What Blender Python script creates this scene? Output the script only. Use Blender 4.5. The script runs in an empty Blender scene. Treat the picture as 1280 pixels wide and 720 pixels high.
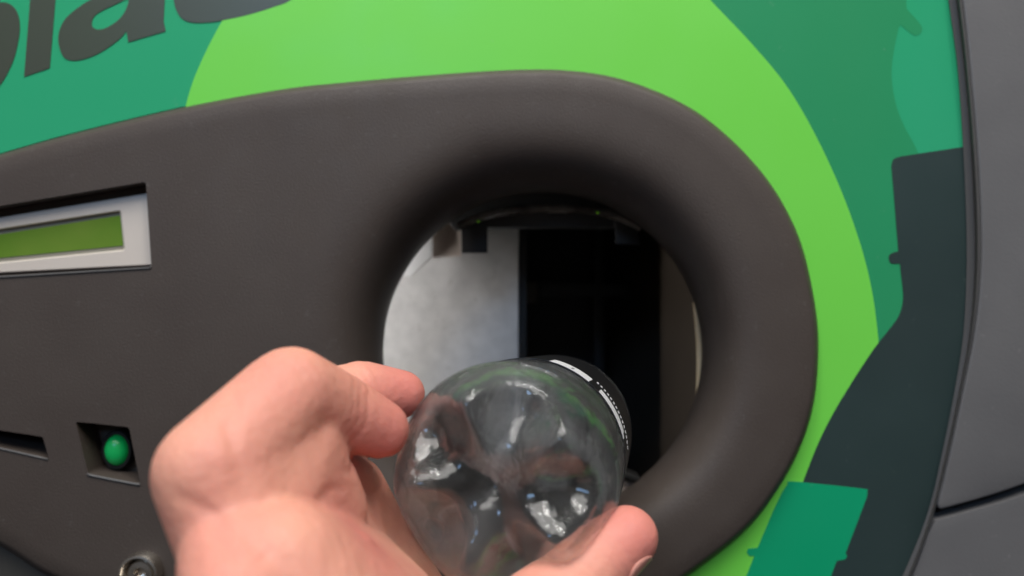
import bpy, bmesh, math, random
import numpy as np
from mathutils import Vector, Matrix
from mathutils.geometry import tessellate_polygon
random.seed(4)
S = bpy.context.scene
C = S.collection
R = math.radians

# ------------------------------------------------------------------ camera
D, F = 0.32, 914.0                      # camera distance from the fascia (m), focal length (px of a 1280 frame)
cam = bpy.data.cameras.new('camera')
cam.sensor_width = 36.0
cam.angle = 2*math.atan(640/F)
cam.clip_start, cam.clip_end = 0.005, 50
cam.dof.use_dof = True
cam.dof.focus_distance = 0.243
cam.dof.aperture_fstop = 7.6
co = bpy.data.objects.new('camera', cam); C.objects.link(co)
co.location = (0, -D, 0); co.rotation_euler = (R(90), 0, 0)
S.camera = co

# ------------------------------------------------------------------ world: a dim shop interior, lighter ceiling, dark floor
W = bpy.data.worlds.new('World'); S.world = W; W.use_nodes = True
nt = W.node_tree; nt.nodes.clear()
tc = nt.nodes.new('ShaderNodeTexCoord'); sp = nt.nodes.new('ShaderNodeSeparateXYZ')
rp = nt.nodes.new('ShaderNodeValToRGB'); bg = nt.nodes.new('ShaderNodeBackground'); ou = nt.nodes.new('ShaderNodeOutputWorld')
mp = nt.nodes.new('ShaderNodeMapRange'); mp.inputs[1].default_value = -1; mp.inputs[2].default_value = 1
nt.links.new(tc.outputs['Generated'], sp.inputs[0]); nt.links.new(sp.outputs[2], mp.inputs[0])
nt.links.new(mp.outputs[0], rp.inputs[0]); nt.links.new(rp.outputs[0], bg.inputs[0]); nt.links.new(bg.outputs[0], ou.inputs[0])
e = rp.color_ramp.elements
e[0].position = .25; e[0].color = (.075, .062, .055, 1)
e[1].position = .85; e[1].color = (.62, .63, .65, 1)
bg.inputs[1].default_value = 0.40

# ------------------------------------------------------------------ lamps: ceiling panels of the shop
def area(name, loc, target, sx, sy, power, col, spread=180):
    l = bpy.data.lights.new(name, 'AREA'); l.shape = 'RECTANGLE'; l.size = sx; l.size_y = sy
    l.energy = power; l.color = col; l.spread = R(spread)
    o = bpy.data.objects.new(name, l); C.objects.link(o); o.location = loc
    o.rotation_euler = (Vector(target)-Vector(loc)).to_track_quat('-Z', 'Y').to_euler()
    return o
area('ceiling_lamp', (0.05, -.75, 1.25), (0, 0, 0), 1.1, .85, 21, (1, .97, .93))
for i, (x, y, z) in enumerate([(-.75, -1.1, 1.45), (.55, -.85, 1.5), (.05, -.45, 1.6)]):
    area('ceiling_tube', (x, y, z), (x*.3, -.2, 0), .03, .9, 6.5, (1, .98, .95))
area('shop_window', (-.5, -2.0, .9), (0, -.1, -.05), .6, .3, 9, (.35, .60, 1))

S.view_settings.view_transform = 'Standard'; S.view_settings.look = 'None'
S.view_settings.exposure = 0.0; S.view_settings.gamma = 1
S.render.engine = 'CYCLES'
S.cycles.use_denoising = True
S.cycles.max_bounces = 20; S.cycles.transmission_bounces = 18; S.cycles.glossy_bounces = 8; S.cycles.diffuse_bounces = 4
S.cycles.transparent_max_bounces = 24
S.cycles.caustics_refractive = True; S.cycles.caustics_reflective = False
S.cycles.sample_clamp_indirect = 4

# ------------------------------------------------------------------ helpers
def P(px, py, y):                        # a point seen at (px, py) of the frame, at depth y behind the fascia's front plane
    k = (D+y)/F
    return Vector(((px-640)*k, y, (360-py)*k))
def Q(px, py, d):
    return P(px, py, d-D)
def spline(pts, n=10, closed=False):
    pts = [Vector(p) for p in pts]; m = len(pts); out = []
    for i in range(m if closed else m-1):
        if closed: a, b, c, d = pts[i-1], pts[i], pts[(i+1) % m], pts[(i+2) % m]
        else: a, b, c, d = pts[max(i-1, 0)], pts[i], pts[i+1], pts[min(i+2, m-1)]
        for k in range(n):
            t = k/n
            out.append(.5*((2*b)+(c-a)*t+(2*a-5*b+4*c-d)*t*t+(3*b-a-3*c+d)*t**3))
    if not closed: out.append(pts[-1])
    return out
def mesh_obj(name, bm, mat, parent=None, smooth=False, angle=None):
    bmesh.ops.recalc_face_normals(bm, faces=bm.faces)
    me = bpy.data.meshes.new(name); bm.to_mesh(me); bm.free()
    return finish(name, me, mat, parent, smooth, angle)
def finish(name, me, mat, parent, smooth, angle):
    if mat:
        me.materials.clear(); me.materials.append(mat)
    if smooth or angle:
        for p in me.polygons: p.use_smooth = True
    if angle: me.set_sharp_from_angle(angle=R(angle))
    o = bpy.data.objects.new(name, me); C.objects.link(o)
    if parent: o.parent = parent
    return o
def slab_bm(outer, holes, y0, y1, bm=None, straight=True):
    """front outline(s) given in px at depth y0, run straight back to y1"""
    bm = bm or bmesh.new()
    loops = [[P(p[0], p[1], y0) for p in outer]] + [[P(p[0], p[1], y0) for p in h] for h in holes]
    tri = tessellate_polygon(loops)
    flat = [v for l in loops for v in l]
    fv = [bm.verts.new(v) for v in flat]; bv = [bm.verts.new((v.x, y1, v.z)) for v in flat]
    for t in tri:
        try:
            bm.faces.new([fv[i] for i in t]); bm.faces.new([bv[i] for i in reversed(t)])
        except ValueError: pass
    k = 0
    for l in loops:
        n = len(l)
        for i in range(n):
            a, b = k+i, k+(i+1) % n
            bm.faces.new((fv[a], fv[b], bv[b], bv[a]))
        k += n
    return bm
def slab(name, outer, y0, y1, mat, parent=None, holes=(), bevel=0, smooth=False):
    o = mesh_obj(name, slab_bm(outer, list(holes), y0, y1), mat, parent)
    if bevel:
        b = o.modifiers.new('bevel', 'BEVEL'); b.width = bevel; b.segments = 3; b.limit_method = 'ANGLE'; b.angle_limit = R(40)
        apply_mods(o, 35)
    return o
def apply_mods(o, angle=None, smooth=False):
    bpy.context.view_layer.update()
    dg = bpy.context.evaluated_depsgraph_get()
    me = bpy.data.meshes.new_from_object(o.evaluated_get(dg))
    o.modifiers.clear(); old = o.data; o.data = me; me.name = o.name
    if angle or smooth:
        for p in me.polygons: p.use_smooth = True
    if angle: me.set_sharp_from_angle(angle=R(angle))
    bpy.data.meshes.remove(old)
def rrect(q, r, n=5):
    """four px corners -> rounded outline"""
    out = []
    q = [Vector(p) for p in q]
    for i in range(len(q)):
        a, b, c = q[i-1], q[i], q[(i+1) % len(q)]
        u = b+(a-b).normalized()*r; v = b+(c-b).normalized()*r
        for k in range(n+1):
            t = k/n
            out.append((1-t)**2*u+2*t*(1-t)*b+t*t*v)
    return out
def offset(loop, d):
    """closed px loop moved inward (towards its centroid side) by d"""
    n = len(loop); c = sum(loop, Vector((0, 0)))/n; out = []
    for i in range(n):
        t = (loop[(i+1) % n]-loop[i-1]).normalized(); nn = Vector((-t.y, t.x))
        if nn.dot(c-loop[i]) < 0: nn = -nn
        out.append(loop[i]+nn*d)
    return out
def empty(name, loc, label=None, cat=None):
    o = bpy.data.objects.new(name, None); C.objects.link(o); o.location = loc; o.empty_display_size = .02
    if label: o['label'] = label; o['category'] = cat
    return o

# ------------------------------------------------------------------ materials
def mat(name, col, rough=.5, metal=0, spec=.5, noise=None, bump=None, rough_var=None, sss=0, emit=None, coat=0, speck=None):
    """noise = (scale, amount, second colour); bump = list of (scale, strength, distance)"""
    m = bpy.data.materials.new(name); m.use_nodes = True
    n = m.node_tree; b = n.nodes['Principled BSDF']; L = n.links
    b.inputs['Base Color'].default_value = (*col, 1); b.inputs['Roughness'].default_value = rough
    b.inputs['Metallic'].default_value = metal; b.inputs['Specular IOR Level'].default_value = spec
    b.inputs['Coat Weight'].default_value = coat
    tc = n.nodes.new('ShaderNodeTexCoord')
    if noise:
        t = n.nodes.new('ShaderNodeTexNoise'); t.inputs['Scale'].default_value = noise[0]; t.inputs['Detail'].default_value = 6
        r = n.nodes.new('ShaderNodeValToRGB'); x = n.nodes.new('ShaderNodeMix'); x.data_type = 'RGBA'
        r.color_ramp.elements[0].position = .35; r.color_ramp.elements[1].position = .68
        mu = n.nodes.new('ShaderNodeMath'); mu.operation = 'MULTIPLY'; mu.inputs[1].default_value = noise[1]
        L.new(tc.outputs['Object'], t.inputs['Vector']); L.new(t.outputs['Fac'], r.inputs[0]); L.new(r.outputs[0], mu.inputs[0])
        L.new(mu.outputs[0], x.inputs[0]); x.inputs[6].default_value = (*col, 1); x.inputs[7].default_value = (*noise[2], 1)
        L.new(x.outputs[2], b.inputs['Base Color'])
    if rough_var:
        t = n.nodes.new('ShaderNodeTexNoise'); t.inputs['Scale'].default_value = rough_var[0]; t.inputs['Detail'].default_value = 5
        g = n.nodes.new('ShaderNodeMapRange'); g.inputs[1].default_value = .3; g.inputs[2].default_value = .7
        g.inputs[3].default_value = rough-rough_var[1]; g.inputs[4].default_value = rough+rough_var[1]
        L.new(tc.outputs['Object'], t.inputs['Vector']); L.new(t.outputs['Fac'], g.inputs[0]); L.new(g.outputs[0], b.inputs['Roughness'])
    if speck:                                # (scale, threshold, amount, colour): dust and scuffs
        src = b.inputs['Base Color'].links[0].from_socket
        t = n.nodes.new('ShaderNodeTexNoise'); t.inputs['Scale'].default_value = speck[0]; t.inputs['Detail'].default_value = 8; t.inputs['Roughness'].default_value = .7
        g = n.nodes.new('ShaderNodeMapRange'); g.inputs[1].default_value = speck[1]; g.inputs[2].default_value = speck[1]+.10; g.inputs[4].default_value = speck[2]
        x = n.nodes.new('ShaderNodeMix'); x.data_type = 'RGBA'; x.inputs[7].default_value = (*speck[3], 1)
        L.new(tc.outputs['Object'], t.inputs['Vector']); L.new(t.outputs['Fac'], g.inputs[0]); L.new(g.outputs[0], x.inputs[0]); L.new(src, x.inputs[6]); L.new(x.outputs[2], b.inputs['Base Color'])
    prev = None
    for (sc, st, di) in (bump or []):
        t = n.nodes.new('ShaderNodeTexNoise'); t.inputs['Scale'].default_value = sc; t.inputs['Detail'].default_value = 3
        u = n.nodes.new('ShaderNodeBump'); u.inputs['Strength'].default_value = st; u.inputs['Distance'].default_value = di
        L.new(tc.outputs['Object'], t.inputs['Vector']); L.new(t.outputs['Fac'], u.inputs['Height'])
        if prev: L.new(prev.outputs[0], u.inputs['Normal'])
        prev = u
    if prev: L.new(prev.outputs[0], b.inputs['Normal'])
    if sss:
        b.inputs['Subsurface Weight'].default_value = sss; b.inputs['Subsurface Radius'].default_value = (1, .35, .2)
        b.inputs['Subsurface Scale'].default_value = .006
    if emit:
        b.inputs['Emission Color'].default_value = (*emit[0], 1); b.inputs['Emission Strength'].default_value = emit[1]
    return m
M = {}
M['fascia'] = mat('fascia_plastic', (.053, .040, .033), .60, spec=.40, noise=(22, .5, (.069, .055, .046)), bump=[(1300, .5, .0003)], rough_var=(60, .05), speck=(230, .60, .28, (.13, .12, .11)))
M['panel'] = mat('grey_panel', (.102, .099, .100), .50, noise=(22, .4, (.136, .132, .130)), bump=[(1100, .3, .0003)], rough_var=(40, .06), speck=(160, .62, .4, (.24, .23, .22)))
M['trim'] = mat('trim_grey', (.085, .082, .080), .42, bump=[(700, .15, .0003)])
vb = [(300, .10, .0003), (40, .06, .001)]
M['teal'] = mat('print_teal', (.020, .325, .145), .46, spec=.15, noise=(9, .35, (.036, .335, .175)), bump=vb, rough_var=(30, .07), speck=(150, .66, .22, (.35, .40, .36)))
M['lime'] = mat('print_lime', (.150, .600, .065), .42, spec=.3, noise=(10, .3, (.170, .610, .080)), bump=vb, rough_var=(30, .07), speck=(150, .66, .22, (.35, .40, .36)))
M['dkgreen'] = mat('print_green', (.022, .250, .098), .46, spec=.15, noise=(9, .35, (.020, .270, .118)), bump=vb, rough_var=(30, .07), speck=(150, .66, .22, (.35, .40, .36)))
M['slate'] = mat('print_slate', (.022, .037, .036), .40, spec=.35, noise=(12, .8, (.027, .046, .045)), bump=vb, rough_var=(30, .07), speck=(150, .66, .22, (.35, .40, .36)))
M['label_teal'] = mat('print_emerald', (.004, .300, .132), .44, spec=.2, noise=(10, .3, (.008, .325, .150)), bump=vb, rough_var=(30, .07), speck=(150, .66, .22, (.35, .40, .36)))
M['letter'] = mat('print_letter', (.046, .058, .036), .38, spec=.45, noise=(12, .4, (.050, .052, .042)), bump=vb)
M['bezel'] = mat('bezel_silver', (.68, .60, .52), .42, metal=.25, noise=(30, .25, (.68, .62, .57)), bump=[(800, .08, .0002)])
M['screen'] = mat('lcd_green', (.075, .155, .016), .2, noise=(28, .8, (.125, .19, .030)), emit=((.09, .18, .012), .22))
M['lcd_frame'] = mat('lcd_frame', (.26, .24, .19), .4, noise=(40, .3, (.2, .19, .15)))
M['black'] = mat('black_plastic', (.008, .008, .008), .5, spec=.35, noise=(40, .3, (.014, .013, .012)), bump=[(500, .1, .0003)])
M['dark_metal'] = mat('dark_sheet', (.048, .036, .026), .55, metal=.1, noise=(25, .6, (.066, .050, .036)), bump=[(120, .1, .0005)])
M['button'] = mat('button_green', (.008, .34, .085), .24, noise=(60, .3, (.012, .42, .10)), emit=((.0, .35, .07), .12))  # not a lit button: weak emission added to brighten its green
M['chrome'] = mat('lock_metal', (.72, .66, .58), .25, metal=1, noise=(90, .4, (.5, .45, .4)), rough_var=(120, .08))
M['galv'] = mat('galvanised_sheet', (.62, .61, .60), .55, metal=.08, noise=(110, .6, (.46, .455, .45)), bump=[(60, .3, .0008), (300, .2, .0003)], rough_var=(30, .12), speck=(130, .60, .5, (.34, .32, .30)))
M['flap'] = mat('pale_flap', (.80, .80, .80), .5, noise=(40, .3, (.7, .7, .7)))
M['beige'] = mat('beige_sheet', (.66, .57, .50), .5, metal=.05, noise=(60, .4, (.56, .48, .42)))
M['brass'] = mat('brass_edge', (.66, .52, .33), .4, metal=.0, noise=(60, .4, (.5, .38, .22)))
M['band'] = mat('dark_band', (.050, .047, .041), .5, noise=(30, .4, (.065, .06, .052)))
M['led'] = mat('led', (.1, .5, .02), .3, emit=((.35, 1, .03), .35), noise=(50, .1, (.1, .6, .02)))
M['lip'] = mat('lip_plastic', (.10, .095, .085), .26, noise=(60, 1, (.30, .28, .25)), bump=[(150, .3, .0008)], rough_var=(60, .1))

# ------------------------------------------------------------------ the machine
m_ = empty('bottle_return_machine', (0, 0, 0),
           'dark grey bottle return machine with green printed front and round bottle opening', 'machine')

# fascia outline (px on the front plane)
out_pts = [(0, 193), (100, 165), (235, 133), (350, 112), (430, 103), (560, 92), (650, 87), (710, 88), (770, 97), (830, 118), (880, 146),
           (930, 190), (970, 240), (1000, 300), (1017, 370), (1023, 430), (1018, 500), (1000, 560), (970, 615), (930, 665), (860, 720),
           (790, 765), (700, 800), (600, 815), (450, 815), (300, 795), (150, 755), (60, 720), (0, 683), (-110, 630), (-230, 570), (-300, 490),
           (-310, 400), (-270, 310), (-150, 240)]
dense = spline(out_pts, 24, True)
# even spacing
acc = [0]
for i in range(1, len(dense)+1): acc.append(acc[-1]+(dense[i % len(dense)]-dense[i-1]).length)
NO = 420
OUT = []
xs = [p.x for p in dense]+[dense[0].x]; ys = [p.y for p in dense]+[dense[0].y]
for i in range(NO):
    s = acc[-1]*i/NO
    OUT.append(Vector((float(np.interp(s, acc, xs)), float(np.interp(s, acc, ys)))))
HC, HR = Vector((678, 440)), 200.0
def hole_pt(i, extra):
    a = (OUT[i]-HC).normalized()
    return HC+a*(HR+extra)

def build_fascia():
    bm = bmesh.new(); loops = []
    def add(pts, y): loops.append([bm.verts.new(P(p.x, p.y, yy)) for p, yy in zip(pts, y if isinstance(y, list) else [y]*NO)])
    add(OUT, .030)
    add(OUT, .0108)
    for d in (0, .4, 1.2, 2.5, 4.2, 6.2, 8.5, 12, 16, 21, 27):
        k = min(d/6, 1); y = .0100-.0084*math.sqrt(1-(1-k)**2)
        y -= .0016*(1-max(0, 1-d/27)**2)
        add(offset(OUT, d), y)
    y40 = y; L40 = offset(OUT, 27)
    RFI = [min(125.0, (OUT[i]-HC).length-HR-40) for i in range(NO)]
    LH = [hole_pt(i, RFI[i]) for i in range(NO)]
    for k in range(1, 10):
        t = k/10
        # keep the ring away from the hole loop where there is little room
        add([a.lerp(b, t) for a, b in zip(L40, LH)], y40*(1-t)**2)
    for k in range(0, 31):
        f = (1-k/30)**1.5; u = 1-f
        yy = .046*(1-math.sqrt(max(0, 1-u**3.4)))
        add([hole_pt(i, RFI[i]*f) for i in range(NO)], yy)
    add([hole_pt(i, -1) for i in range(NO)], .050)
    add([hole_pt(i, 1) for i in range(NO)], .056)
    loops.append(loops[0])
    for a, b in zip(loops, loops[1:]):
        for i in range(NO):
            j = (i+1) % NO
            bm.faces.new((a[i], a[j], b[j], b[i]))
    return bm
fas = mesh_obj('fascia', build_fascia(), M['fascia'], m_)
disp_out = rrect([(-150, 282), (182, 227), (189, 334), (-150, 352)], 4)
cut1 = slab('cut', disp_out, -.0002, .0095, None)
btn_out = rrect([(94, 527), (161, 534), (175, 605), (110, 593)], 4)
cut2 = slab('cut', btn_out, -.0002, .0150, None)
slot_out = rrect([(-120, 520), (53, 546), (61, 574), (-120, 535)], 3)
cut3 = slab('cut', slot_out, -.0002, .026, None)
def lower_front(o):   # let the cutter start in front of the surface, walls running straight
    for v in o.data.vertices:
        if v.co.y < .002: v.co.y = -.01
for c in (cut1, cut2, cut3): lower_front(c)
for c in (cut1, cut2, cut3):
    b = fas.modifiers.new('b', 'BOOLEAN'); b.object = c; b.solver = 'EXACT'; b.operation = 'DIFFERENCE'
apply_mods(fas, 32)
fas.data.materials.clear(); fas.data.materials.append(M['fascia'])
for c in (cut1, cut2, cut3): bpy.data.objects.remove(c)

# front plate with the prints
EL = spline([(1140, -300), (1172, -120), (1186, 0), (1197, 83), (1204, 183), (1208, 280), (1208, 350), (1204, 420), (1193, 490), (1178, 565), (1160, 640), (1128, 720), (1085, 800), (1020, 900), (930, 1010)], 8)
ER = spline([(1156, -300), (1189, -120), (1203, 0), (1212, 83), (1221, 183), (1226, 280), (1225, 350), (1217, 420), (1203, 490), (1187, 565), (1168, 640), (1140, 720), (1100, 800), (1036, 900), (948, 1010)], 8)
plate_out = [Vector((-520, -300))]+[p+Vector((3, 0)) for p in EL]+[Vector((-520, 1010))]
plate = slab('front_plate', plate_out, .0100, .0140, M['teal'], m_, holes=[offset(OUT, -1.0)])
# inner edge of the prints follows the fascia, tucked 3 px under it
def near(pt): return min(range(NO), key=lambda i: (OUT[i]-Vector(pt)).length)
def pr(name, pts, y, m):
    return slab(name, [Vector(p) for p in pts], y, .0101, m, plate)
i0, i1 = near((640, 814)), near((228, 134))
if i0 < i1: i0 += NO
inn = offset(OUT, 4)
inner = [inn[i % NO] for i in range(i0, i1-1, -2)]         # from the bottom, round the right end, back to the upper left
arc = spline([(231, 136), (240, 105), (250.6, 79), (264, 51), (279, 24), (297, -4), (340, -60), (420, -130), (520, -180), (620, -195), (720, -165), (800, -100), (848, -45),
              (888, 0), (940, 55), (985, 110), (1025, 180), (1060, 260), (1085, 340), (1097, 415), (1099, 480), (1090, 550), (1068, 620), (1030, 690), (975, 760), (890, 830), (780, 885), (650, 905)], 8)
dk = spline([(1126, -120), (1132, -40), (1133, 4), (1134, 12)], 4)+spline([(1136, 14), (1151, 31), (1152, 40), (1145, 44), (1138, 41), (1126, 31)], 4)+spline([(1123, 36), (1116, 73), (1115, 100), (1120, 130), (1130, 157), (1148, 192), (1165, 250)], 6)
pr('printed_green_bottle', [(700, -280), (1100, -280)]+dk+[Vector((1165, 480)), Vector((1090, 560)), Vector((1060, 300)), Vector((900, 30))], .00990, M['dkgreen'])
pr('printed_circle', list(arc)+inner, .00980, M['lime'])
# slate bottle: cap block, nub, shoulder, body
sl = rrect([(1115, 197), (1240, 177), (1240, 400), (1128, 400)], 7)[:0]
sl = [Vector(p) for p in [(1240, 178), (1204, 183.5), (1126, 195.5)]]+spline([(1126, 195.5), (1117, 199), (1114.5, 208)], 4)[1:]+[Vector((1123, 314))] \
    + spline([(1123, 314), (1114, 317), (1111, 322), (1114, 329), (1125, 329.5)], 4)[1:]+spline([(1126, 340), (1129, 372), (1124, 394), (1110, 414), (1094, 434), (1068, 473), (1042, 516), (1022, 556), (1004, 602), (985, 655), (965, 720), (945, 800), (940, 900)], 6) \
    + [Vector((1000, 1000)), Vector((1240, 1000))]
edge_r = [p+Vector((2.0, 0)) for p in EL]
def clip_right(pts):
    out = []
    for p in pts:
        xr = float(np.interp(p.y, [q.y for q in edge_r], [q.x for q in edge_r]))
        out.append(Vector((min(p.x, xr), p.y)))
    return out
sl_right = [q for q in edge_r if 190 < q.y < 980]
slate = [p for p in sl if p.x < 1239]
slate = clip_right(slate[:-1] if slate[-1].y > 950 else slate)
slate = slate+list(reversed([q for q in edge_r if 190 < q.y < 890]))
pr('printed_dark_bottle', slate, .00970, M['slate'])
lab = rrect([(989, 601), (1084, 612), (1068, 668), (1030, 760), (1000, 830), (890, 820), (930, 725), (962, 656)], 8)
lab = spline([(985, 604), (993, 602), (1076, 610.5), (1084, 614), (1083, 623)], 5)+spline([(1082, 628), (1062, 683)], 2)+spline([(1060, 690), (1057, 697), (1050, 699)], 4) \
    + spline([(1048, 700), (1020, 770), (1000, 830)], 3)+spline([(890, 830), (910, 780), (944, 694)], 3)+spline([(940, 695), (934, 692), (934, 686), (940, 684), (950, 683)], 4)+spline([(952, 678), (970, 632), (985, 604)], 3)[:-1]
lab = spline([(985, 604), (993, 602), (1076, 610.5), (1084, 614), (1083, 623)], 5)+[Vector(p) for p in [(1058, 689), (1057, 691)]] \
    + [Vector((1057.5, 692)), Vector((1059, 696)), Vector((1056, 699.5)), Vector((1046, 701))]+[Vector((1020, 770)), Vector((1000, 830)), Vector((890, 830)), Vector((912, 775)), Vector((943, 695))] \
    + [Vector((937, 695)), Vector((933.5, 691)), Vector((935, 686)), Vector((947, 685))]+[Vector((966, 640)), Vector((978, 615))]
pr('printed_label', lab, .00960, M['label_teal'])
pr('printed_dark_band', [(-500, 560), (-200, 600), (0, 660), (150, 730), (400, 800), (640, 820), (640, 1000), (-500, 1000)], .00975, M['band'])
# lettering
bl = bmesh.new()
def letter(pts, holes=()):
    slab_bm([Vector(p) for p in pts], [[Vector(p) for p in h] for h in holes], .00972, .0101, bl)
z = 1/5.3333
def Z(l, ox=0): return [(ox+x*z, y*z) for x, y in l]
letter([(44, -110), (77, -118), (69, 0), (62, 85), (30, 96), (37.5, 0)])
letter([(p.x, p.y) for p in spline([(-22, 7), (0, 3), (11, 4.5), (20, 13), (24.5, 30), (22.5, 52), (15, 79), (0, 106), (-20, 122), (-45, 128)], 6)]+[(-70, 200), (-105, 210), (-75, 40), (-70, 22), (-42, 14), (-46, 30)],
       [[(-52, 60), (-40, 40), (-22, 32), (-12, 42), (-16, 70), (-30, 92), (-50, 98)]])
a_out = Z([(1100, -200), (1097, 0), (1090, 140), (1103, 208), (855, 280), (843, 212)]) + [(p.x, p.y) for p in spline(Z([(840, 208), (800, 255), (700, 330), (600, 380), (500, 403), (430, 385), (397, 320), (388, 250), (402, 185), (440, 120), (520, 50), (600, 0), (720, -60), (840, -105), (850, -170), (780, -210)]), 6)] + Z([(520, -160), (470, -300), (780, -420), (1000, -370)])
letter(a_out, [[(p.x, p.y) for p in spline(Z([(612, 150), (630, 105), (690, 65), (770, 28), (845, -8), (856, 10), (830, 80), (780, 140), (705, 186), (650, 196), (618, 180)]), 5, True)]])
letter([(p.x, p.y) for p in spline([(217, 0), (220.6, 13), (228, 23.4), (241, 28), (262, 27.7), (282.5, 24.4), (312.5, 17.8), (342.5, 8.4), (363, 0), (385, -22), (386, -50), (350, -72), (300, -80)], 6)]+[(270, -100), (250, -70), (290, -45), (280, -28), (255, -32), (218, -30)])
mesh_obj('lettering', bl, M['letter'], plate)

# trim bead along the plate's right edge
def build_trim():
    bm = bmesh.new(); prof = [(0, .0102), (.0, .0093), (.30, .0090), (.56, .0086), (.62, .0072), (.70, .0054), (.78, .0044), (.86, .0046), (.94, .0058), (1.0, .0075), (1.0, .0160), (0, .0160)]
    rows = [[bm.verts.new(P(*(a.lerp(b, u)), y)) for u, y in prof] for a, b in zip(EL, ER)]
    for r0, r1 in zip(rows, rows[1:]):
        for k in range(len(prof)):
            j = (k+1) % len(prof); bm.faces.new((r0[k], r0[j], r1[j], r1[k]))
    return bm
mesh_obj('plate_trim', build_trim(), M['trim'], m_, angle=50)
# grey cabinet panels to the right
seam = spline([(1120, 650), (1166, 640), (1222, 625), (1280, 606), (1400, 560), (1560, 490)], 6)
seam2 = spline([(1110, 662), (1160, 653), (1222, 637), (1280, 619), (1400, 573), (1560, 503)], 6)
def sidex(y): return float(np.interp(y, [q.y for q in ER], [q.x for q in ER]))
up = [p for p in ER if p.y < 640]
up_poly = [p+Vector((1, 0)) for p in up]+[p for p in seam if p.x > 1168]+[Vector((1560, -300))]
o = slab('side_panel', up_poly, .0060, .022, M['panel'], m_, bevel=.0012)
lo = [p+Vector((1, 0)) for p in ER if p.y > 662]
lo_poly = [p for p in reversed([p for p in seam2 if p.x > 1164])]
lo_poly = lo_poly+lo+[Vector((1560, 1010))]
o = slab('lower_panel', lo_poly, .0066, .022, M['panel'], m_, bevel=.0055)
slab('panel_backing', [(1100, -280), (1550, -280), (1550, 1000), (950, 1000)], .024, .028, M['black'], m_)

# display
scr_in = [(-150, 310), (150, 264), (155, 312), (-150, 343)]
def ring_slab(name, outer, inner, y0, y1, m, parent, chamfer):
    o1 = rrect(outer, 3); i1 = rrect(inner, 2); bm = bmesh.new(); n_ = len(o1)
    row = lambda pts, y: [bm.verts.new(P(p.x, p.y, y)) for p in pts]
    oo = offset(o1, chamfer); ii = offset(i1, -chamfer)
    rs = [row(o1, y1), row(o1, y0+.0006), row(oo, y0), row(ii, y0), row(i1, y0+.0006), row(i1, y1)]
    rs.append(rs[0])
    for p_, q_ in zip(rs, rs[1:]):
        for k in range(n_):
            j = (k+1) % n_; bm.faces.new((p_[k], p_[j], q_[j], q_[k]))
    return mesh_obj(name, bm, m, parent, angle=20)
bez = ring_slab('display_bezel', [(-146, 296), (190.5, 240.5), (195, 331.5), (-146, 349)], scr_in, .0062, .0090, M['bezel'], m_, 1.6)
slab('lcd_frame', [(-149, 306), (153, 260), (158, 316), (-149, 347)], .0082, .0089, M['lcd_frame'], bez)
slab('screen', [(-146, 316), (151.5, 269), (154, 307), (-146, 337)], .0079, .0083, M['screen'], bez)

# button in its recess
def revolve(prof, n=48, bm=None, mat4=Matrix()):
    bm = bm or bmesh.new(); rows = []
    for r, h in prof:
        rows.append([bm.verts.new(mat4 @ Vector((r*math.cos(2*math.pi*k/n), h, r*math.sin(2*math.pi*k/n)))) for k in range(n)] if r > 1e-7 else [bm.verts.new(mat4 @ Vector((0, h, 0)))])
    for a, b in zip(rows, rows[1:]):
        for k in range(n):
            j = (k+1) % n
            if len(a) == 1 and len(b) == 1: continue
            if len(a) == 1: bm.faces.new((a[0], b[k], b[j]))
            elif len(b) == 1: bm.faces.new((a[k], a[j], b[0]))
            else: bm.faces.new((a[k], a[j], b[j], b[k]))
    return bm
bc = P(147, 562, .0105)
holder = mesh_obj('button_holder', revolve([(0, .004), (.0086, .004), (.0086, -.0005), (.0080, -.0012), (.0066, -.0012), (.0064, .001), (0, .001)], mat4=Matrix.Translation(bc)@Matrix.Diagonal((.82, 1, 1.05, 1))), M['black'], m_, angle=40)
mesh_obj('button', revolve([(0, -.0050), (.002, -.0048), (.0038, -.0041), (.0052, -.0028), (.0058, -.0012), (.0059, .0008), (0, .0008)], mat4=Matrix.Translation(bc)@Matrix.Diagonal((.86, 1, 1.16, 1))), M['button'], holder, angle=60)
slab('button_back', [(98, 530), (182, 535), (192, 612), (100, 604)], .0148, .0158, M['dark_metal'], m_)

# rounded lower lips of the recesses
def lip(name, pts, r=.00055):
    bm = bmesh.new(); pp = [P(x, y, -.0001) for x, y in pts]; rows = []
    for p_ in pp: rows.append([bm.verts.new(p_+Vector((0, r*math.cos(2*math.pi*k/8), r*math.sin(2*math.pi*k/8)))) for k in range(8)])
    for a_, b_ in zip(rows, rows[1:]):
        for k in range(8): bm.faces.new((a_[k], a_[(k+1) % 8], b_[(k+1) % 8], b_[k]))
    bm.faces.new(rows[0]); bm.faces.new(rows[-1])
    mesh_obj(name, bm, M['trim'], m_, smooth=True)
lip('recess_lip', [(109, 592.6), (113, 594), (140, 599.5), (172, 605.5), (175, 605.5)])
lip('recess_lip', [(-60, 547), (0, 560.5), (40, 569.5), (60, 574)], .00045)
lip('recess_lip', [(-140, 352), (0, 346.5), (90, 341), (187, 335), (189.5, 333)], .0005)
# lock
lc = P(180, 713, 0)
lk = mesh_obj('lock', revolve([(.0062, .004), (.0088, .003), (.0088, -.0044), (.0083, -.0056), (.0074, -.0058), (.0068, -.0048), (.0056, .0005), (0, .0005)], mat4=Matrix.Translation(lc)), M['chrome'], m_, angle=40)
core = revolve([(.0055, .0006), (.0055, -.0030), (.0050, -.0037), (.0026, -.0039), (.0024, -.0012), (0, -.0010)], mat4=Matrix.Translation(lc))
mesh_obj('lock_core', core, M['chrome'], lk, angle=40)

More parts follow.
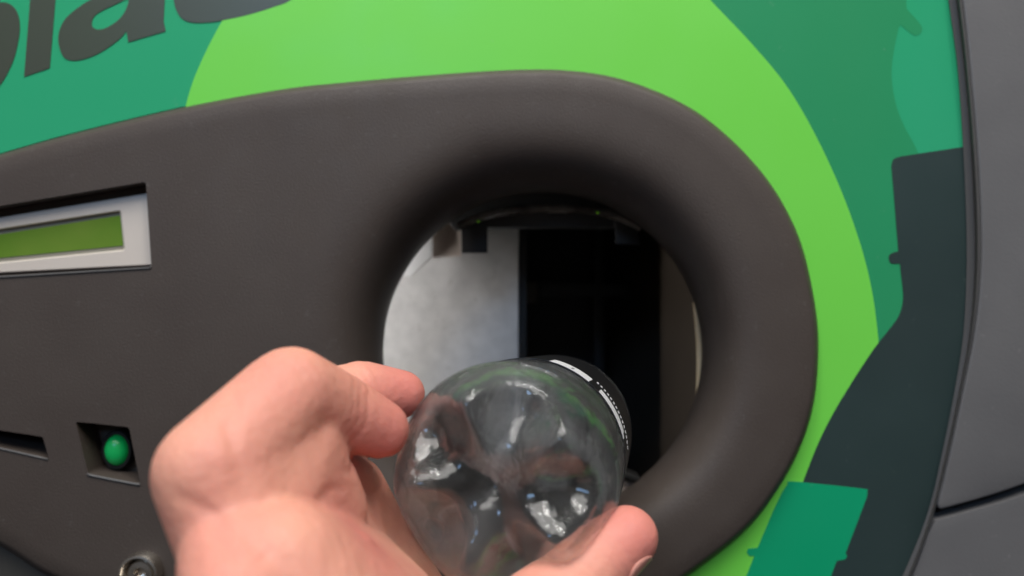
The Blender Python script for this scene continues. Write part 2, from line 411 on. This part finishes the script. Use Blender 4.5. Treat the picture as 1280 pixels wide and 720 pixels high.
# chamber behind the opening
cham = empty('chamber', (0, 0, 0)); cham.parent = m_
def box_between(name, x0, x1, y0, y1, z0, z1, m, bevel=0):
    bm = bmesh.new(); bmesh.ops.create_cube(bm, size=1)
    for v in bm.verts: v.co = Vector(((x0+x1)/2+v.co.x*(x1-x0), (y0+y1)/2+v.co.y*(y1-y0), (z0+z1)/2+v.co.z*(z1-z0)))
    o = mesh_obj(name, bm, m, cham)
    if bevel:
        b = o.modifiers.new('b', 'BEVEL'); b.width = bevel; b.segments = 2; apply_mods(o, 35)
    return o
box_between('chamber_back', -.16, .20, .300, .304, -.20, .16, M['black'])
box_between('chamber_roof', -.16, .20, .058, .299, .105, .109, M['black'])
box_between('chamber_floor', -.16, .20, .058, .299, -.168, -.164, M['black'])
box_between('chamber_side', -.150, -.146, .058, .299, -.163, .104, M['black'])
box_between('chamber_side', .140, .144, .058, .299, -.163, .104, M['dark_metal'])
# galvanised sheet on the left, facing out
slab('metal_sheet', [(380, 190), (648, 190), (648, 760), (380, 760)], .120, .122, M['galv'], cham, bevel=.0006)
slab('sheet_edge', [(649, 190), (658, 190), (658, 760), (649, 760)], .1225, .200, M['black'], cham)
slab('beige_plate', [(540, 240), (577, 240), (577, 320), (541, 322)], .100, .1015, M['beige'], cham, bevel=.0004)
slab('pale_flap', [(470, 340), (500, 345.5), (514, 345), (540, 321), (540, 280), (500, 280)], .094, .0960, M['flap'], cham, bevel=.0004)
slab('header', [(540, 200), (820, 200), (812, 283), (760, 284), (700, 283), (630, 284), (566, 285), (552, 262)], .060, .075, M['black'], cham, bevel=.0006)
slab('black_tab', [(576, 275), (609, 275), (609.5, 316), (577, 316.5)], .0585, .0596, M['black'], cham, bevel=.0003)
slab('black_tab', [(768, 275), (795, 278), (800, 306), (770, 305)], .0585, .0596, M['black'], cham, bevel=.0003)
bmh = bmesh.new()
lipc = spline([(572, 284), (600, 272), (640, 264), (690, 261), (740, 264), (775, 272), (800, 284)], 8)
prof = [(-6, .053), (-4, .0505), (0, .0495), (3, .0515), (5, .056), (5, .060), (-6, .060)]
rows = [[bmh.verts.new(P(p.x, p.y+dy, y)) for dy, y in prof] for p in lipc]
for r0, r1 in zip(rows, rows[1:]):
    for k in range(len(prof)):
        j = (k+1) % len(prof); bmh.faces.new((r0[k], r0[j], r1[j], r1[k]))
mesh_obj('visor', bmh, M['lip'], cham, angle=60)
for px, py in ((598, 277), (747, 266)):
    bm = bmesh.new(); bmesh.ops.create_icosphere(bm, subdivisions=2, radius=.00032, matrix=Matrix.Translation(P(px, py, .0485)))
    mesh_obj('sensor_light', bm, M['led'], cham, smooth=True)
# inner liner to the right, bent brown sheet with its bright edge
bm = bmesh.new()
ln = [(905, .062), (893, .066), (870, .10), (830, .16), (790, .23), (760, .29)]
ra = [bm.verts.new(P(x, 230, y)) for x, y in ln]; rb = [bm.verts.new(P(x, 680, y)) for x, y in ln]
for k in range(len(ln)-1): bm.faces.new((ra[k], ra[k+1], rb[k+1], rb[k]))
lin = mesh_obj('liner', bm, M['dark_metal'], cham, smooth=True)
so = lin.modifiers.new('s', 'SOLIDIFY'); so.thickness = .0012; apply_mods(lin, 40)
slab('liner_edge', spline([(867, 378), (871, 420), (872, 460), (870, 510), (864, 545)], 4)+spline([(888, 545), (888, 378)], 2), .0575, .0600, M['brass'], cham, bevel=.0003)
slab('back_rail', [(640, 352), (790, 356), (790, 372), (640, 370)], .235, .245, M['black'], cham, bevel=.0008)
slab('back_post', [(742, 240), (756, 240), (756, 620), (742, 620)], .250, .262, M['black'], cham, bevel=.0008)
slab('small_bracket', [(650, 352), (672, 352), (672, 380), (650, 380)], .20, .206, M['dark_metal'], cham, bevel=.0008)
slab('guide_bar', [(772, 586), (802, 598), (799, 606), (770, 595)], .040, .052, M['black'], cham, bevel=.0008)
slab('guide_clip', [(766, 596), (792, 604), (782, 624), (762, 624)], .044, .052, M['beige'], cham, bevel=.0006)
# lamp of the chamber: shines on the sheet from behind the funnel
lam = area('chamber_lamp', P(270, 400, .062), P(640, 400, .120), .03, .10, .74, (1, .98, .96), 170)

# ------------------------------------------------------------------ the bottle
Cb0 = Q(612, 612, .188); Cb1 = Q(659, 570, .245)
ax = (Cb1-Cb0).normalized()
bot = empty('plastic_bottle', Cb0, 'clear empty plastic bottle with black label, held base outwards at the opening', 'bottle')
bot.rotation_mode = 'QUATERNION'; bot.rotation_quaternion = ax.to_track_quat('Z', 'Y')
bpy.context.view_layer.update()
BM4 = bot.rotation_quaternion.to_matrix().to_4x4(); BM4.translation = Cb0; BI = BM4.inverted()
def bottle_bm():
    bm = bmesh.new(); n = 200; rows = []
    RB = .0325
    prof = []
    for k in range(1, 34):                              # base, from the centre to the side wall
        r = RB*k/33; prof.append(('b', r))
    for s in np.linspace(.021, .050, 12): prof.append(('w', float(s)))
    prof += [('r', RB-.0004, .052), ('r', RB-.0006, .054), ('r', RB-.0006, .124), ('r', RB, .127), ('r', RB, .135)]
    for t in np.linspace(.08, 1, 16):                   # shoulder
        prof.append(('r', RB+(.0125-RB)*(t*t*(3-2*t)), .135+.055*float(t)))
    prof += [('r', .0125, .196), ('r', .0165, .1965), ('r', .0165, .1985), ('r', .0125, .199), ('r', .0125, .212)]
    c = bm.verts.new((0, 0, .0085))
    for p in prof:
        row = []
        for k in range(n):
            a = 2*math.pi*k/n
            if p[0] == 'b':
                r = p[1]; u = r/RB
                # foot bulge and valleys between the five feet
                rim = .0195*max(0, (u-.66)/.34)**2.3
                foot = .0085*(1-min(1, u/.60))**1.3 if u < .6 else 0
                w = max(0, .5-.5*math.cos(5*a))**.9
                val = .0105*w*math.exp(-((u-.66)/.26)**2)
                h = foot+rim+val
                row.append(bm.verts.new((r*math.cos(a), r*math.sin(a), h)))
            elif p[0] == 'w':
                s = p[1]; r = RB-.0004*math.sin((s-.021)/.029*math.pi)
                row.append(bm.verts.new((r*math.cos(a), r*math.sin(a), s)))
            else:
                row.append(bm.verts.new((p[1]*math.cos(a), p[1]*math.sin(a), p[2])))
        rows.append(row)
    for k in range(n): bm.faces.new((c, rows[0][k], rows[0][(k+1) % n]))
    for a, b in zip(rows, rows[1:]):
        for k in range(n):
            j = (k+1) % n; bm.faces.new((a[k], a[j], b[j], b[k]))
    return bm
pm = bpy.data.materials.new('clear_plastic'); pm.use_nodes = True
n = pm.node_tree; b = n.nodes['Principled BSDF']
b.inputs['Base Color'].default_value = (.97, .98, .975, 1); b.inputs['Roughness'].default_value = .02
b.inputs['Transmission Weight'].default_value = 1; b.inputs['IOR'].default_value = 1.46
tc = n.nodes.new('ShaderNodeTexCoord'); t = n.nodes.new('ShaderNodeTexNoise'); t.inputs['Scale'].default_value = 95; t.inputs['Detail'].default_value = 3
u = n.nodes.new('ShaderNodeBump'); u.inputs['Strength'].default_value = .6; u.inputs['Distance'].default_value = .0018
n.links.new(tc.outputs['Object'], t.inputs['Vector']); n.links.new(t.outputs['Fac'], u.inputs['Height']); n.links.new(u.outputs[0], b.inputs['Normal'])
tr = n.nodes.new('ShaderNodeBsdfTranslucent'); tr.inputs[0].default_value = (.75, .76, .75, 1)
df = n.nodes.new('ShaderNodeBsdfDiffuse'); df.inputs[0].default_value = (.6, .6, .6, 1)
tp_ = n.nodes.new('ShaderNodeBsdfTransparent'); tp_.inputs[0].default_value = (.97, .975, .97, 1)
ma = n.nodes.new('ShaderNodeMixShader'); ma.inputs[0].default_value = .5; n.links.new(tr.outputs[0], ma.inputs[1]); n.links.new(df.outputs[0], ma.inputs[2])
mb = n.nodes.new('ShaderNodeMixShader'); mb.inputs[0].default_value = .42; n.links.new(b.outputs[0], mb.inputs[1]); n.links.new(tp_.outputs[0], mb.inputs[2])
sc_ = n.nodes.new('ShaderNodeTexNoise'); sc_.inputs['Scale'].default_value = 45; sc_.inputs['Detail'].default_value = 6
mr = n.nodes.new('ShaderNodeMapRange'); mr.inputs[1].default_value = .42; mr.inputs[2].default_value = .72; mr.inputs[3].default_value = .012; mr.inputs[4].default_value = .09
n.links.new(tc.outputs['Object'], sc_.inputs['Vector']); n.links.new(sc_.outputs['Fac'], mr.inputs[0])
mc = n.nodes.new('ShaderNodeMixShader'); n.links.new(mr.outputs[0], mc.inputs[0]); n.links.new(mb.outputs[0], mc.inputs[1]); n.links.new(ma.outputs[0], mc.inputs[2])
n.links.new(mc.outputs[0], n.nodes['Material Output'].inputs['Surface'])
body = mesh_obj('bottle_body', bottle_bm(), pm, bot, smooth=True)
so = body.modifiers.new('s', 'SOLIDIFY'); so.thickness = .0005; so.offset = -1; apply_mods(body, smooth=True)
# label sleeve
def band(r0, r1, s0, s1, a0, a1, n, bm=None):
    bm = bm or bmesh.new(); full = abs(a1-a0) > 6.28; cols = []
    for k in range(n if full else n+1):
        a = a0+(a1-a0)*k/n; c, s = math.cos(a), math.sin(a)
        cols.append([bm.verts.new((r*c, r*s, h)) for r, h in ((r0, s0), (r1, s0), (r1, s1), (r0, s1))])
    N = len(cols)
    for k in range(N if full else N-1):
        a, b = cols[k], cols[(k+1) % N]
        for q in range(4): bm.faces.new((a[q], a[(q+1) % 4], b[(q+1) % 4], b[q]))
    if not full:
        bm.faces.new(cols[0]); bm.faces.new(cols[-1])
    return bm
M['blabel'] = mat('bottle_label', (.010, .010, .011), .30, noise=(80, .4, (.016, .015, .016)))
M['bprint'] = mat('label_print', (.72, .70, .70), .4, noise=(120, .3, (.6, .58, .58)))
lb = mesh_obj('bottle_label', band(.03262, .03282, .053, .125, 0, 2*math.pi, 160), M['blabel'], bot, angle=40)
X, Zc = BM4.to_3x3() @ Vector((1, 0, 0)), BM4.to_3x3() @ Vector((0, 1, 0))
def ang(deg):      # angle seen from the front (0 = right, 90 = up) -> angle in the bottle's own frame
    v = BI.to_3x3() @ Vector((math.cos(R(deg)), 0, math.sin(R(deg))))
    return math.atan2(v.y, v.x)
def span(d0, d1):
    a, b = ang(d0), ang(d1)
    while b-a > math.pi: b -= 2*math.pi
    while b-a < -math.pi: b += 2*math.pi
    return a, b
def prints(name, lst):
    bm = bmesh.new()
    for d0, d1, s0, s1 in lst:
        a, b_ = span(d0, d1); band(.03284, .03296, s0, s1, a, b_, max(3, int(abs(d1-d0)/2)), bm)
    mesh_obj(name, bm, M['bprint'], lb)
prints('label_print', [(50, 76, .0540, .0575), (50, 62, .0585, .0640), (63.5, 76, .0585, .0640), (50, 76, .0650, .0690)])
prints('label_print', [(12, 42, .0540, .0590), (14, 42, .0600, .0640)])
prints('label_print', [(a, a+1.6, .072, .0745) for a in np.arange(2, 46, 3.1)])

# ------------------------------------------------------------------ the hand (right hand, palm up under the bottle)
def hull(bm, sph):
    tmp = bmesh.new()
    for (c, r) in sph:
        bmesh.ops.create_icosphere(tmp, subdivisions=3, radius=r, matrix=Matrix.Translation(c))
    res = bmesh.ops.convex_hull(tmp, input=tmp.verts)
    dele = list({g for g in res['geom_interior']+res['geom_unused'] if isinstance(g, bmesh.types.BMVert)})
    bmesh.ops.delete(tmp, geom=dele, context='VERTS')
    me = bpy.data.meshes.new('t'); tmp.to_mesh(me); tmp.free(); bm.from_mesh(me); bpy.data.meshes.remove(me)
hb = bmesh.new(); tips = []
def chain(pts):
    sp_ = [(Q(x, y, d), r) for x, y, d, r in pts]
    for a, b in zip(sp_, sp_[1:]): hull(hb, [a, b])
    tips.append(sp_[-1][0]); return sp_
ring = chain([(268, 590, .158, .0128), (362, 493, .178, .0118), (420, 515, .190, .0105), (474, 537, .1975, .0082)])
mid_ = chain([(330, 620, .185, .0125), (395, 515, .205, .0112), (450, 492, .214, .0098), (501, 493, .220, .0074)])
idx_ = chain([(400, 650, .215, .0125), (420, 560, .240, .0108), (462, 508, .252, .0092), (485, 500, .256, .0070)])
pink = chain([(300, 700, .150, .0122), (300, 745, .142, .0112), (395, 735, .150, .0098), (430, 705, .165, .0080)])
thumb = chain([(560, 905, .165, .0175), (640, 800, .182, .0130), (715, 733, .194, .0108), (755, 695, .199, .0098), (784, 671, .202, .0086)])
hull(hb, [ring[0], (Q(372, 560, .178), .0110), (Q(310, 690, .158), .0135), (Q(400, 640, .185), .0120)])
hull(hb, [(Q(385, 590, .190), .0100), (Q(440, 612, .214), .0098)])
hull(hb, [(Q(440, 612, .214), .0098), (Q(472, 680, .214), .0105), (Q(425, 720, .195), .0120)])
hull(hb, [(Q(472, 680, .214), .0105), (Q(512, 752, .211), .0115), (Q(425, 720, .195), .0120), (Q(440, 800, .190), .0140)])
palm = [(Q(330, 610, .172), .0135), (Q(330, 700, .160), .0150), (Q(420, 680, .205), .0150), (Q(470, 760, .225), .0150)]
hull(hb, palm)
hull(hb, [(Q(345, 720, .152), .016), (Q(410, 860, .150), .020), (Q(560, 880, .180), .018), (Q(470, 760, .225), .015), (Q(420, 700, .200), .014)])
wr = [(Q(410, 880, .148), .021), (Q(560, 900, .165), .018), (Vector((-.048, -.20, -.125)), .024), (Vector((-.020, -.20, -.130)), .024)]
hull(hb, wr)
fa = [(Vector((-.048, -.20, -.125)), .024), (Vector((-.020, -.20, -.130)), .024), (Vector((-.05, -.42, -.25)), .036), (Vector((-.015, -.42, -.255)), .036)]
hull(hb, fa)
me = bpy.data.meshes.new('person'); hb.to_mesh(me); hb.free()
hand = finish('person', me, None, None, True, None)
rm = hand.modifiers.new('r', 'REMESH'); rm.mode = 'VOXEL'; rm.voxel_size = .0008
sm = hand.modifiers.new('s', 'SMOOTH'); sm.factor = .5; sm.iterations = 14
apply_mods(hand, smooth=True)
# creases across the finger joints and over the knuckles
hv = np.empty(len(hand.data.vertices)*3); hand.data.vertices.foreach_get('co', hv); hv = hv.reshape(-1, 3)
hn = np.empty(len(hand.data.vertices)*3); hand.data.vertices.foreach_get('normal', hn); hn = hn.reshape(-1, 3)
rs = np.random.RandomState(3)
def crease(c, axis, depth, width, reach):
    global hv
    d = hv-np.array(c); a = np.array(axis)/np.linalg.norm(axis); w = d@a
    wob = .0006*np.sin(d@np.array((310., 470., 390.)))
    g = depth*np.exp(-((w+wob)/width)**2)*np.exp(-(np.sum(d*d, 1)/reach**2)**2)
    hv = hv-hn*g[:, None]
for ch in (ring, mid_, idx_, pink, thumb):
    for j in range(1, len(ch)-1):
        ax_ = (ch[j+1][0]-ch[j-1][0]).normalized()
        for off in (-.0032, -.0008, .0022):
            crease(ch[j][0]+ax_*off, ax_, .00014+.00014*rs.rand(), .0009, ch[j][1]*1.5)
for (x_, y_, d_, ang_) in ((355, 612, .165, 80), (300, 655, .148, 62), (395, 665, .168, 40), (285, 545, .150, 20), (440, 570, .19, 70)):
    crease(Q(x_, y_, d_), (math.cos(R(ang_)), 0, math.sin(R(ang_))), .0006, .0013, .014)
hand.data.vertices.foreach_set('co', hv.ravel()); hand.data.update()
att = hand.data.color_attributes.new('flush', 'FLOAT_COLOR', 'POINT')
co_ = np.empty(len(hand.data.vertices)*3); hand.data.vertices.foreach_get('co', co_); co_ = co_.reshape(-1, 3)
val = np.zeros(len(co_))
for tp in tips: val = np.maximum(val, np.exp(-(np.linalg.norm(co_-np.array(tp), axis=1)/.014)**2))
for ch in (ring, mid_, idx_, pink):
    val = np.maximum(val, .45*np.exp(-(np.linalg.norm(co_-np.array(ch[1][0]), axis=1)/.012)**2))
buf = np.ones((len(co_), 4)); buf[:, 0] = buf[:, 1] = buf[:, 2] = val
att.data.foreach_set('color', buf.ravel())
sk = mat('skin', (.60, .31, .205), .56, spec=.35, sss=.25, bump=[(110, .4, .0014), (420, .4, .0007), (1500, .3, .0002)])
n = sk.node_tree; b = n.nodes['Principled BSDF']
at = n.nodes.new('ShaderNodeAttribute'); at.attribute_name = 'flush'
tc = n.nodes.new('ShaderNodeTexCoord'); t = n.nodes.new('ShaderNodeTexNoise'); t.inputs['Scale'].default_value = 55; t.inputs['Detail'].default_value = 4
n.links.new(tc.outputs['Object'], t.inputs['Vector'])
x1 = n.nodes.new('ShaderNodeMix'); x1.data_type = 'RGBA'; x1.inputs[6].default_value = (.70, .35, .24, 1); x1.inputs[7].default_value = (.60, .225, .175, 1)
x2 = n.nodes.new('ShaderNodeMix'); x2.data_type = 'RGBA'; x2.inputs[7].default_value = (.56, .165, .14, 1)
n.links.new(t.outputs['Fac'], x1.inputs[0]); n.links.new(x1.outputs[2], x2.inputs[6]); n.links.new(at.outputs['Fac'], x2.inputs[0]); n.links.new(x2.outputs[2], b.inputs['Base Color'])
hand.data.materials.clear(); hand.data.materials.append(sk)
hand['label'] = 'bare right hand gripping the clear plastic bottle, thumb at right and fingers at left'
hand['category'] = 'person'
# thumb nail on the outer (lower right) side of the tip
M['nail'] = mat('nail', (.60, .27, .21), .3, spec=.5, noise=(80, .3, (.62, .31, .25)))
def nail(a, b, ra, rb_, out_dir, name='thumbnail', w=.72, l0=.0, l1=1.12):
    axis = (b-a).normalized(); o_ = (out_dir-axis*out_dir.dot(axis)).normalized(); side = axis.cross(o_)
    bm = bmesh.new(); rows = []; L = (b-a).length
    for i in range(13):
        t = i/12; s = l0*L+(l1*L-l0*L)*t
        wd = w*math.sin(math.pi*(.14+.78*t))**.45
        rr = (ra+(rb_-ra)*min(s/L, 1))*.985
        over = max(0, s-L); rr = math.sqrt(max(rr*rr-over*over, 1e-8)) if over > 0 else rr
        rows.append([bm.verts.new(a+axis*s+(o_*math.cos(wd*(k/8*2-1))+side*math.sin(wd*(k/8*2-1)))*(rr+.0001)) for k in range(9)])
    for r0, r1 in zip(rows, rows[1:]):
        for k in range(8): bm.faces.new((r0[k], r0[k+1], r1[k+1], r1[k]))
    o = mesh_obj(name, bm, M['nail'], hand, smooth=True)
    so = o.modifiers.new('s', 'SOLIDIFY'); so.thickness = .0003; so.offset = 0; apply_mods(o, smooth=True)
    return o
nail(thumb[-2][0], thumb[-1][0], thumb[-2][1], thumb[-1][1], Vector((.75, -.35, -.65)))
